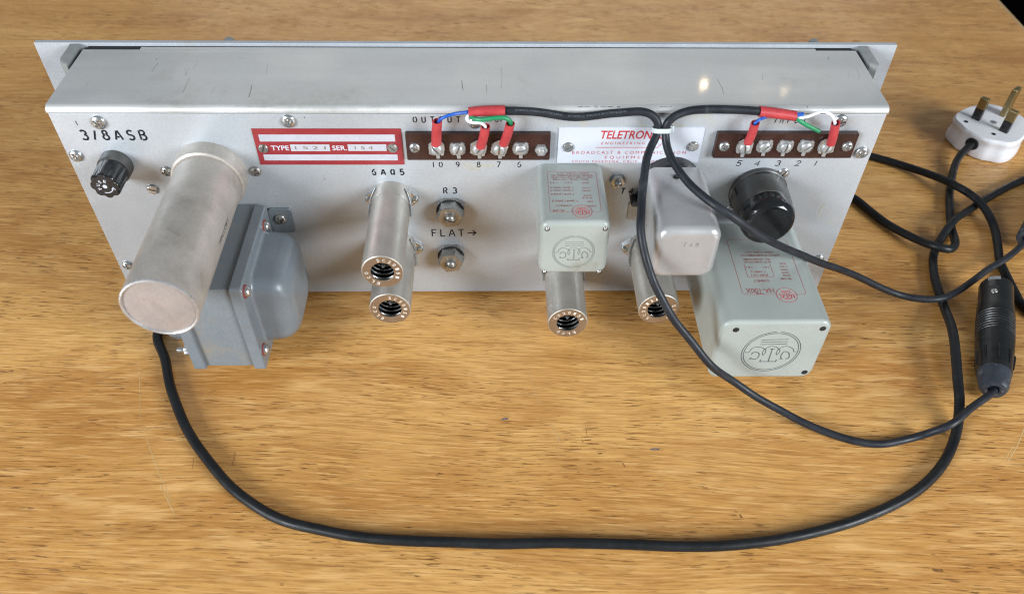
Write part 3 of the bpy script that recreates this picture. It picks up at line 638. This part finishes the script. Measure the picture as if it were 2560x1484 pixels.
label(a24, ZA24, [('A-24', 42.6, 48.6, -39.6, 1.9), ('CONNECT', 44.2, 52.5, -35.9, 1.1), ('PRI.', 60, 64.8, -36.1, 1.2), ('500', 60.5, 63.6, -32.6, 1.0), ('1 (and / join) 6', 42.4, 55.6, -32.0, 1.5),
    ('333', 58.2, 63.6, -29.6, 1.1), ('250', 59.0, 63.4, -27.6, 1.0), ('1 (and / join) 6', 42.2, 54.2, -26.4, 1.4), ('200', 58.8, 63.0, -23.6, 1.0), ('1 (and / join) 4', 42.2, 54, -23.2, 1.3), ('125', 59, 63, -21.2, 1.0), ('1 (and / join) 4', 42.2, 54, -20.8, 1.3),
    ('50', 59.2, 62.8, -16.6, 1.2), ('2 3 5', 50, 54, -16.6, 1.2), ('1 4 6', 42.3, 46, -16.6, 1.2), ('MAX. LEVEL +20 DBM', 44, 62.5, -13.8, 1.0), ('500 OHM LINE TO LINE', 43, 65, -12.0, 1.0), ('UNITED TRANSFORMER CO.', 43, 65.5, -10.1, 1.2), ('NEW YORK, N.Y.', 46, 63, -8.3, 1.0)], 'redfaded')
g = G(); g.lathe([(5.05, 0), (5.05, .03)], Matrix.Translation((57.4, -41.2, ZA24+.055)), 40); g.build('emblem_ground', 'utcemb', a24)
logo(Matrix.Translation((57.4, -41.2, ZA24+.09)), .32, .22, 'redink', a24, 2.4, 0)
# big can HA-100X
g = G(); g.rbox(58.2, 45.0, 79.4, 6.2, 2.4, FR(159.6, 34.2, YR))
ha = g.build('transformer_can', 'utc', amp, label='large sage can printed HA-100X upside down')
YF = YR-79.4; ZH = 56.7
logo(FR(161.0, 33.6, YF), 1.0, .55, 'engrave', ha, 1.3)
for x, z in ((138.4, 50.9), (183.8, 51.5), (184.1, 16.6), (136.2, 17.0)):
    g = G(); g.lathe([(1.75, .01), (1.7, .05)], FR(x, z, YF), 24); g.build('screw_recess', 'hole', ha)
frame_line(rr(145.0, 179.0, -59.0, -14.0, 2.0), ZH, .32, 'redfaded', ha)
label(ha, ZH, [('HA-100X', 147.1, 162.4, -54.3, 3.4), ('TYPE', 152, 156.6, -57.6, 1.2), ('CONNECT', 153, 161.6, -47.6, 1.6), ('PRI. OHMS', 168, 174, -46.2, 1.3), ('JOIN 2 & 3', 152.5, 162, -43.2, 1.4), ('500', 170, 174, -43.6, 1.2), ('250', 170, 174, -41.4, 1.2),
    ('1 AND 6', 153, 161, -40.6, 1.3), ('200', 170, 174, -39, 1.2), ('1 & 4', 151, 154.6, -37, 1.2), ('2 & 5', 160.5, 164, -37, 1.2), ('125', 170, 174, -36.5, 1.2), ('50', 170.5, 174, -34, 1.2), ('30 TO 20,000 CYCLES', 151, 166, -32.6, 1.3), ('SEC. 60,000 OHMS', 151, 166, -30.4, 1.3), ('UNITED TRANSFORMER CO.', 150, 172, -27, 1.4), ('NEW YORK, N.Y.', 153, 169, -24.4, 1.3)], 'redfaded')
frame_line([(150.6, -35), (150.6, -45.2), (165.0, -45.2), (165.0, -35)], ZH, .3, 'redfaded', ha)
g = G(); g.lathe([(5.4, 0), (5.4, .03)], Matrix.Translation((168.3, -59.6, ZH+.055)), 40); g.build('emblem_ground', 'utcemb', ha)
logo(Matrix.Translation((168.3, -59.6, ZH+.09)), .345, .25, 'redink', ha, 2.4, 0)

# ---- T4B optical cell can on its black octal base
g = G(); g.rbox(32.4, 32.2, 52.5, 6.5, 4.2, FR(109.4, 85.7, YR-8.0), n=7, fb=.8)
t4 = g.build('optical_cell_can', 't4b', amp, label='plain satin metal can marked T4B in pencil')
g = G(); g.lathe([(16.6, 0), (16.6, 6.5), (15.8, 8.1)], FR(109.4, 86.3, YR), 48); g.build('octal_base', 'black', t4)
g = G(); g.lathe([(2.6, 0), (2.6, 5.2), (1.8, 6.2)], FR(91.6, 75.5, YR), 20); g.build('socket_stud', 'black', t4)
g = G(); g.rbox(6.5, 12, 1.2, 1.5, .3, FR(92.2, 66.5, YR), n=2); g.build('socket_ear', 'can', t4)
g = G(); g.lathe([(1.9, -.5), (1.9, .3), (1.3, .9), (.05, 1.0)], Matrix.Translation((108.4, -17.1, 101.8)), 20); g.build('top_button', 'black', t4)
strokes('T4B', FR(106.6, 91.3, YR-60.53), 2.4, 7.6, 'scuff', t4, w=.3, slant=.15)

# ---- black octal plug cover
B0 = FR(160.2, 79.6, YR)
g = G(); g.lathe([(15.9, 0), (15.9, 2.6), (15.3, 3.0), (15.3, 13), (15.0, 18.4), (14.8, 19.0), (14.5, 19.2)], B0, 64)
pc = g.build('plug_cover', 'blackdust', amp, label='black cylindrical plug cover')
g = G(); g.lathe([(14.55, 19.1), (14.7, 19.6), (14.65, 24), (14.2, 26.6), (13.2, 28.6), (11.9, 29.5), (10.8, 29.3), (9.5, 29.0), (.05, 28.9)], B0, 64, c0=False); g.build('end_cap', 'black', pc)
for a, lo, hi in ((95, -14, 14), (160, -2, 2), (20, -2, 2)):
    g = G(); g.loft([[(15.5*math.cos(R(a+lo+(hi-lo)*k/8)), 15.5*math.sin(R(a+lo+(hi-lo)*k/8)), z) for k in range(9)] for z in ((3.2, 4.2) if hi > 5 else (3.4, 10.5))], B0, False, False, closed=False); g.build('slit', 'hole', pc)

# ------------------------------------------------------------------ signal cables
def sleeve(parent, pts, r0, r1, name='heat_shrink_sleeve', flat=.8, mat='sleeve'):
    P = smooth(pts, 5); n = len(P); rad = [r0+(r1-r0)*i/(n-1) for i in range(n)]
    g = G(); g.tube(P, rad, 20, c0=False, c1=True, flat=flat)
    g.tube(P[:n//2], [r*.78 for r in rad[:n//2]], 20, c0=False, c1=True, flat=flat)
    a = [Vector(v) for v in g.v[:20]]; b = [Vector(v) for v in g.v[20*n:20*n+20]]
    g.loft([a, b], None, False, False); g.build(name, mat, parent)
def wire(parent, pts, r, mat, name='wire', flat=1.0):
    g = G(); g.tube(smooth(pts, 6), r, 12, flat=flat); g.build(name, mat, parent)
def fork(parent, x, z, dx, dz):
    "spade lug under a terminal screw: barrel stub towards the sleeve and a forked blade"
    a = math.atan2(dz, dx)-math.pi/2
    m = FR(x, z, YR-4.25, a)
    g = G(); out = [(-3.9, -2.6), (-3.9, 3.6), (-1.9, 5.6), (1.9, 5.6), (3.9, 3.6), (3.9, -2.6), (2.4, -3.2), (2.2, 1.6), (0, 3.1), (-2.2, 1.6), (-2.4, -3.2)]
    vs = [(p, q, 0) for p, q in out]+[(p, q, .5) for p, q in out]; n = len(out)
    quads = [(0, 1, 9, 10), (1, 2, 8, 9), (2, 3, 8), (3, 4, 7, 8), (4, 5, 6, 7)]
    fs = [tuple(i+n for i in f) for f in quads]+[tuple(reversed(f)) for f in quads]+[(i, (i+1) % n, (i+1) % n+n, i+n) for i in range(n)]
    g.add(vs, fs, m); g.build('spade_lug', 'zinc', parent)
def cable_print(parent, P, body, mat='inkgrey'):
    pass
def xlr(parent, o, d, roll=0., name='connector'):
    m = frame(o, d)
    prof = [(8.7, 13.0), (9.0, 13.2), (9.5, 22), (10.0, 30), (10.3, 38)]
    for k in range(9): s = 41+k*2.2; prof += [(10.45, s), (10.45, s+1.1), (10.15, s+1.3), (10.15, s+2.0)]
    prof += [(10.3, 62), (10.2, 66), (9.7, 74), (9.6, 88.5), (9.3, 89.4), (8.4, 89.4), (8.3, 76)]
    g = G(); g.lathe(prof, m, 56); c = g.build(name, 'xlr', parent)
    g = G(); g.lathe([(2.6, 3.5), (2.9, .9), (4.2, 0), (6.2, .5), (7.4, 2.6), (7.9, 6), (8.8, 13.4), (8.0, 14.2)], m, 48, c0=True); g.build('cable_boot', 'boot', c)
    for k in range(9):
        a = R(40*k+roll); p = m @ Vector((9.9*math.cos(a), 9.9*math.sin(a), 29.0)); q = m @ Vector((9.4*math.cos(a), 9.4*math.sin(a), 17))
        g = G(); g.tube([p, p+(q-p)*.12, p+(q-p)*.5, q], [.2, .9, .8, .3], 8); g.build('grip_rib', 'xlr', c)
    a = R(62+roll); p = m @ Vector((9.55*math.cos(a), 9.55*math.sin(a), 75)); dr = m.to_3x3() @ Vector((math.cos(a), math.sin(a), 0))
    link('fixing_screw', screw_mesh('fixing_screw', 1.9, .7, 'slot', True), 'steel', c, M=frame(p, dr))
    g = G(); L = [[((9.72)*math.cos(R(62+roll+t)), 9.72*math.sin(R(62+roll+t)), s) for t in range(-24, 25, 6)] for s in (80.5, 89.2)]
    g.loft(L, m, False, False, closed=False); g.build('latch_window', 'black', c)
    g = G(); L = [[((9.74)*math.cos(R(62+roll+t)), 9.74*math.sin(R(62+roll+t)), s) for t in range(-20, 21, 5)] for s in (86.4, 89.3)]
    g.loft(L, m, False, False, closed=False); g.build('latch_tip', 'inkgrey', c)
    for k in range(3):
        a = R(90+120*k); g = G(); g.tube([m @ Vector((4*math.cos(a), 4*math.sin(a), s)) for s in (76, 88)], 1.2, 10); g.build('contact_pin', 'steel', c)
    return c
a1 = [(16.5, -3.5, 132.4), (18.5, -3.5, 132.3), (34.3, -3.5, 131.7), (54.5, -3.5, 129.0), (74.6, -3.5, 130.9), (88.6, -4.0, 131.9), (94.0, -5.0, 130.0), (96.6, -6.0, 126.6), (96.8, -6.5, 123.6), (96.5, -8.0, 121.3), (93.3, -14.0, 117.7), (90.0, -24.0, 115.0), (86.3, -45.0, 104.3), (84.7, -56.0, 101.1), (86.7, -64.0, 92.8), (89.8, -70.0, 84.2), (95.3, -76.0, 73.7), (102.2, -81.0, 63.7), (112.9, -86.5, 51.0), (125.2, -92.0, 38.6), (142.2, -91.0, 22.0), (166.0, -98.2, 8.0), (187.3, -107.7, 3.0), (207.2, -116.1, 2.4), (221.0, -117.8, 2.4), (240.9, -113.6, 3.4), (254.6, -112.6, 12.5), (276.8, -97.4, 12.0), (289.6, -88.0, 9.8), (291.6, -84.0, 9.8)]
a2 = [(150, -3.5, 132.1), (147.9, -3.5, 132.3), (135.6, -3.5, 133.0), (119.4, -3.5, 133.2), (110.8, -3.8, 132.0), (104.8, -5.0, 130.0), (101.6, -6.0, 127.0), (100.9, -6.5, 123.6), (101.0, -8.0, 120.4), (102.0, -12.0, 116.3), (105.1, -20.0, 112.2), (110.6, -30.0, 108.8), (117.3, -40.0, 106.9), (122.9, -46.0, 105.5), (131.9, -50.0, 101.2), (141.6, -49.0, 93.5), (154.6, -45.0, 82.7), (175.9, -36.0, 66.3), (200.9, -26.0, 48.4), (227.6, -16.0, 30.3), (260.3, -11.5, 11.0), (274.0, -14.5, 9.6), (286.0, -15.3, 10.2), (304.0, -5.1, 8.4), (328.4, 12.9, 8.2), (346.3, 23.8, 9.2), (362.0, 36.5, 9.8), (368, 42, 9.8)]
oc = root('output_cable', (290, -88, 0), 'black audio cable from the output terminals, ending in the connector lying on the table', 'cable')
P = wobble(smooth(a1, 7), .9, .05, 3); g = G(); g.tube(P, 2.1, 16); g.build('jacket', 'audio', oc)
def along(P, d):
    for i in range(len(P)-1):
        l = (P[i+1]-P[i]).length
        if d <= l: return P[i]+(P[i+1]-P[i])*(d/l), (P[i+1]-P[i]).normalized()
        d -= l
    return P[-1], (P[-1]-P[-2]).normalized()
def printmap(d0):
    def f(a, b):
        p, t = along(P, d0-a); n = Vector((0, -.72, .69)); n = (n-t*n.dot(t)).normalized(); u = t.cross(n)
        an = (b-.55)/2.27
        return p+(n*math.cos(an)+u*math.sin(an))*2.14
    return f
text('INSTALLATION CABLE', None, 1.1, 30, 'cableprint', oc, mapf=printmap(64)); text('INSTALLATION CABLE', None, 1.1, 24, 'cableprint', oc, mapf=printmap(31))
sleeve(oc, [(18.6, -3.5, 132.35), (7.5, -3.6, 132.3), (0.2, -3.9, 131.8)], 3.1, 2.7, flat=.85)
wire(oc, [(4.0, -4.0, 132.1), (2.6, -4.0, 132.3), (-1.1, -5.0, 132.3), (-7.3, -8.0, 133.1), (-12.1, -9.0, 131.9), (-14.4, -8.5, 129.9), (-15.2, -7.5, 126.9), (-16, -6.8, 122)], .85, 'blue')
wire(oc, [(3.0, -4.0, 131.4), (1.8, -4.4, 131.1), (-0.4, -6.0, 130.6), (-0.4, -8.0, 129.6), (2.2, -8.5, 128.6), (6.3, -9.0, 128.7), (8.5, -8.5, 126.5), (8.3, -7.5, 123.9), (7.6, -6.8, 120)], .8, 'wirewhite')
wire(oc, [(2.5, -4.5, 131), (1.4, -5.2, 130.3), (2.6, -7.0, 130.2), (6.4, -9.0, 130.7), (13.8, -9.5, 131.9), (18.6, -9.0, 131.6), (21.2, -8.5, 129.3), (21.4, -7.5, 126.5), (20, -6.8, 121)], 1.15, 'green')
sleeve(oc, [(-15.5, -8.4, 129.4), (-16.3, -7.4, 122.4), (-16.9, -6.2, 114.6)], 2.75, 2.9)
sleeve(oc, [(8.7, -8.4, 126.3), (7.7, -7.4, 119.8), (6.0, -6.2, 113.0)], 2.7, 2.9)
sleeve(oc, [(21.2, -8.4, 128.0), (20.0, -7.4, 121.6), (18.0, -6.2, 114.6)], 2.7, 2.9)
fork(oc, -17.2, 109.7, .1, 1); fork(oc, 4.7, 109.7, .25, 1); fork(oc, 15.6, 109.7, .35, 1)
xlr(oc, (289.6, -87.9, 9.9), (36.4, 83, .3), 0)
ic = root('input_cable', (366, 42, 0), 'black audio cable from the input terminals, crossing the power cord and leaving sideways', 'cable')
P2 = wobble(smooth(a2, 7), .8, .05, 8); g = G(); g.tube(P2, 2.1, 16); g.build('jacket', 'audio', ic)
sleeve(ic, [(147.8, -3.6, 132.2), (156.3, -3.8, 131.3), (166.8, -4.2, 129.9)], 3.1, 2.9, flat=.85)
wire(ic, [(154, -4.0, 130.2), (152.5, -4.6, 129.9), (150.1, -6, 129.9), (147.1, -8.0, 129.9), (145.5, -8.5, 128.4), (145.6, -7.5, 126.1), (145.7, -6.9, 121)], .8, 'blue')
wire(ic, [(163.5, -4.4, 130), (167.2, -5, 129.4), (172.1, -6.0, 130.6), (176.8, -6.0, 132.8), (179.1, -6.5, 133.9), (182.8, -8.5, 133.4), (185.9, -8.5, 129.5), (187.0, -7.6, 126.5), (187.6, -6.9, 122)], .8, 'wirewhite')
wire(ic, [(164.5, -4.6, 130.4), (166.3, -5.2, 131.1), (170.2, -5.2, 131.6)], .95, 'blue')
wire(ic, [(165.5, -4.6, 129.7), (168.5, -6.0, 128.5), (174.3, -5.5, 125.1), (181.3, -5.4, 121.7)], [.9]*7+[1.1]*12, 'green')
sleeve(ic, [(145.6, -8.4, 128.5), (145.8, -7.4, 122.2), (145.4, -6.2, 115.6)], 2.7, 2.8)
sleeve(ic, [(186.8, -8.4, 128.4), (188.2, -7.4, 121.8), (189.2, -6.2, 115.0)], 2.7, 2.8)
fork(ic, 145.1, 110.7, .05, 1); fork(ic, 188.6, 110.9, -.1, 1)
xlr(ic, (365.5, 39.8, 9.9), (71, 66, .3), 0)
# cable tie round both cables
ct = G(); m = FR(98.9, 123.0, -6.6)
L = []
for r_, in ((2.62,), (3.15,)):
    pass
def stad(r, z, half): return [(half*(1 if math.cos(a) > 0 else -1)+r*math.cos(a), r*math.sin(a), z) for a in [2*math.pi*(i+.5)/40 for i in range(40)]]
mt = Matrix.Translation((98.85, -6.4, 123.4)) @ Matrix.Rotation(R(-14), 4, 'X')
ct.loft([stad(2.5, -1.15, 2.05), stad(3.0, -1.15, 2.05), stad(3.0, 1.15, 2.05), stad(2.5, 1.15, 2.05), stad(2.5, -1.15, 2.05)], mt, False, False)
tie = root('cable_tie', (98.85, -6.4, 123.4), 'translucent white nylon tie binding the two audio cables together', 'cable tie')
ct.build('strap', 'tie', tie)
g = G(); g.rbox(3.4, 3.8, 3.2, .6, .4, mt @ Matrix.Translation((4.9, 2.2, -1.6)), n=2); g.build('locking_head', 'tie', tie)

# ------------------------------------------------------------------ power cord and plug
A = [(-171, -1.0, 12), (-173, -8, 8), (-180, -20, 4), (-187.3, -33.7, 3.0), (-176.9, -56.0, 3.0), (-166.1, -81.5, 3.0), (-151.0, -106.8, 3.0), (-134.0, -128.9, 3.0), (-115.9, -146.1, 3.0), (-96.2, -159.1, 3.0), (-70.1, -167.4, 3.0), (-40.2, -172.0, 3.0), (-1.0, -174.2, 3.0), (50.0, -175.2, 3.0), (99.1, -177.0, 3.0), (128.8, -177.1, 3.0), (159.6, -172.5, 3.0), (192.4, -164.0, 3.0), (222.5, -150.7, 3.0), (244.0, -135.0, 3.0), (260.4, -114.4, 3.0), (269.2, -93.0, 7.0), (272.2, -81.5, 9.0), (281.3, -48.9, 12.0), (291.2, -14.2, 4.6), (296.6, 12.3, 3.4), (304.5, 35.1, 3.0), (311.8, 46.6, 5.0), (324.5, 60.0, 9.2), (340, 74.5, 5.5), (355.5, 86.9, 3.2), (381.3, 104.7, 3.0), (401.4, 116.2, 3.0),
     (440, 136, 3), (472, 132, 3), (486, 100, 3), (478, 40, 3), (440, -15, 3), (395, -45, 3), (362, -42, 3)]
B = [(342.9, -14.6, 3.0), (342.4, -2.9, 3.0), (343.8, 14.3, 3.0), (345.6, 26.9, 3.0), (350.3, 42.4, 3.0), (355.5, 64.4, 4.5), (353.3, 77.9, 8.0), (349.1, 88.5, 9.4), (340.6, 101.6, 9.4), (331.7, 118.1, 6.0), (317.3, 133.4, 3.5), (296.8, 145.4, 3.0), (262, 165, 3), (225, 190, 3), (205, 180, 3), (215, 150, 3), (242, 122, 3)]
Cc = [(268.8, 94.1, 3.0), (276.6, 78.9, 3.0), (284.5, 63.1, 3.5), (295.0, 46.2, 6.0), (302.9, 34.6, 9.4), (311.1, 33.1, 8.5), (318.8, 40.4, 6.0), (326.1, 59.5, 3.0), (332.4, 80.3, 3.0), (344.5, 109.5, 3.0), (354.7, 129.6, 4.0), (364.2, 142.8, 7.0), (375.9, 153.4, 10.0), (380, 156.8, 10.3)]
pcord = root('power_cord', (389, 164.5, 0), 'thick black mains cord looping over the table to a white three-pin plug', 'power cord')
g = G(); g.tube(wobble(smooth(A+B+Cc, 7), .7, .035, 5), 2.7, 16); g.build('jacket', 'rubber', pcord)
PM = Matrix(((.643, .765, 0, 389.2), (-.765, .643, 0, 164.5), (0, 0, 1, 0), (0, 0, 0, 1)))
OUT = [(-10, -19.5), (0, -20.5), (10, -19.5), (16, -16), (22, -12.5), (25.2, -6), (25.4, 4), (23.5, 14), (19, 25), (12, 32), (0, 33.5), (-12, 32), (-19, 25), (-23.5, 14), (-25.4, 4), (-25.2, -6), (-22, -12.5), (-16, -16)]
OS = [tuple(v) for v in smooth([(a, b, 0) for a, b in OUT+OUT[:1]], 6)[:-1]]
def pl(k, z, ins=0):
    o = []
    for a, b, c in OS:
        v = Vector((a, b-5)); o.append((a*k, (b-5)*k+5, z))
    return o
g = G(); g.loft([pl(.93, 0), pl(.985, .8), pl(1.0, 2.5), pl(.99, 6), pl(.955, 9.5), pl(.955, 12), pl(.985, 14.5), pl(.99, 15.8), pl(.975, 17.2), pl(.94, 18.0), pl(.85, 18.0)], PM)
plug = g.build('mains_plug', 'whitepl', pcord, label='white three-pin mains plug with pins pointing up')
g = G(); g.lathe([(5.0, -.4), (4.6, .25)], frame(PM @ Vector((0, -20.2, 9.6)), PM.to_3x3() @ Vector((0, -1, 0))), 32, False); g.build('cord_hole', 'hole', plug)
for sx in (-1, 1):
    g = G(); g.rbox(6.4, 4.0, 9.2, .5, 0, PM @ Matrix.Translation((sx*11.1, 0, 17.9))); g.build('pin_sleeve', 'black', plug)
    g = G(); g.rbox(6.35, 3.95, 8.6, .5, 1.0, PM @ Matrix.Translation((sx*11.1, 0, 27.0)), n=3); g.build('pin', 'brass', plug)
    g = G(); g.lathe([(1.9, 0), (1.5, .1), (1.4, -.02)], PM @ Matrix.Translation((sx*11-3, -9.5, 18.0)), 20); g.build('rivet_hole', 'inkgrey', plug)
g = G(); g.rbox(4.0, 8.0, 22.9, .5, 1.6, PM @ Matrix.Translation((0, 22.2, 17.9)), n=4); g.build('pin', 'brass', plug)
g = G(); g.lathe([(2.6, 0), (2.2, .1), (.9, .12), (.8, -.1)], PM @ Matrix.Translation((0, 6, 18.0)), 24); g.build('centre_screw', 'inkgrey', plug)
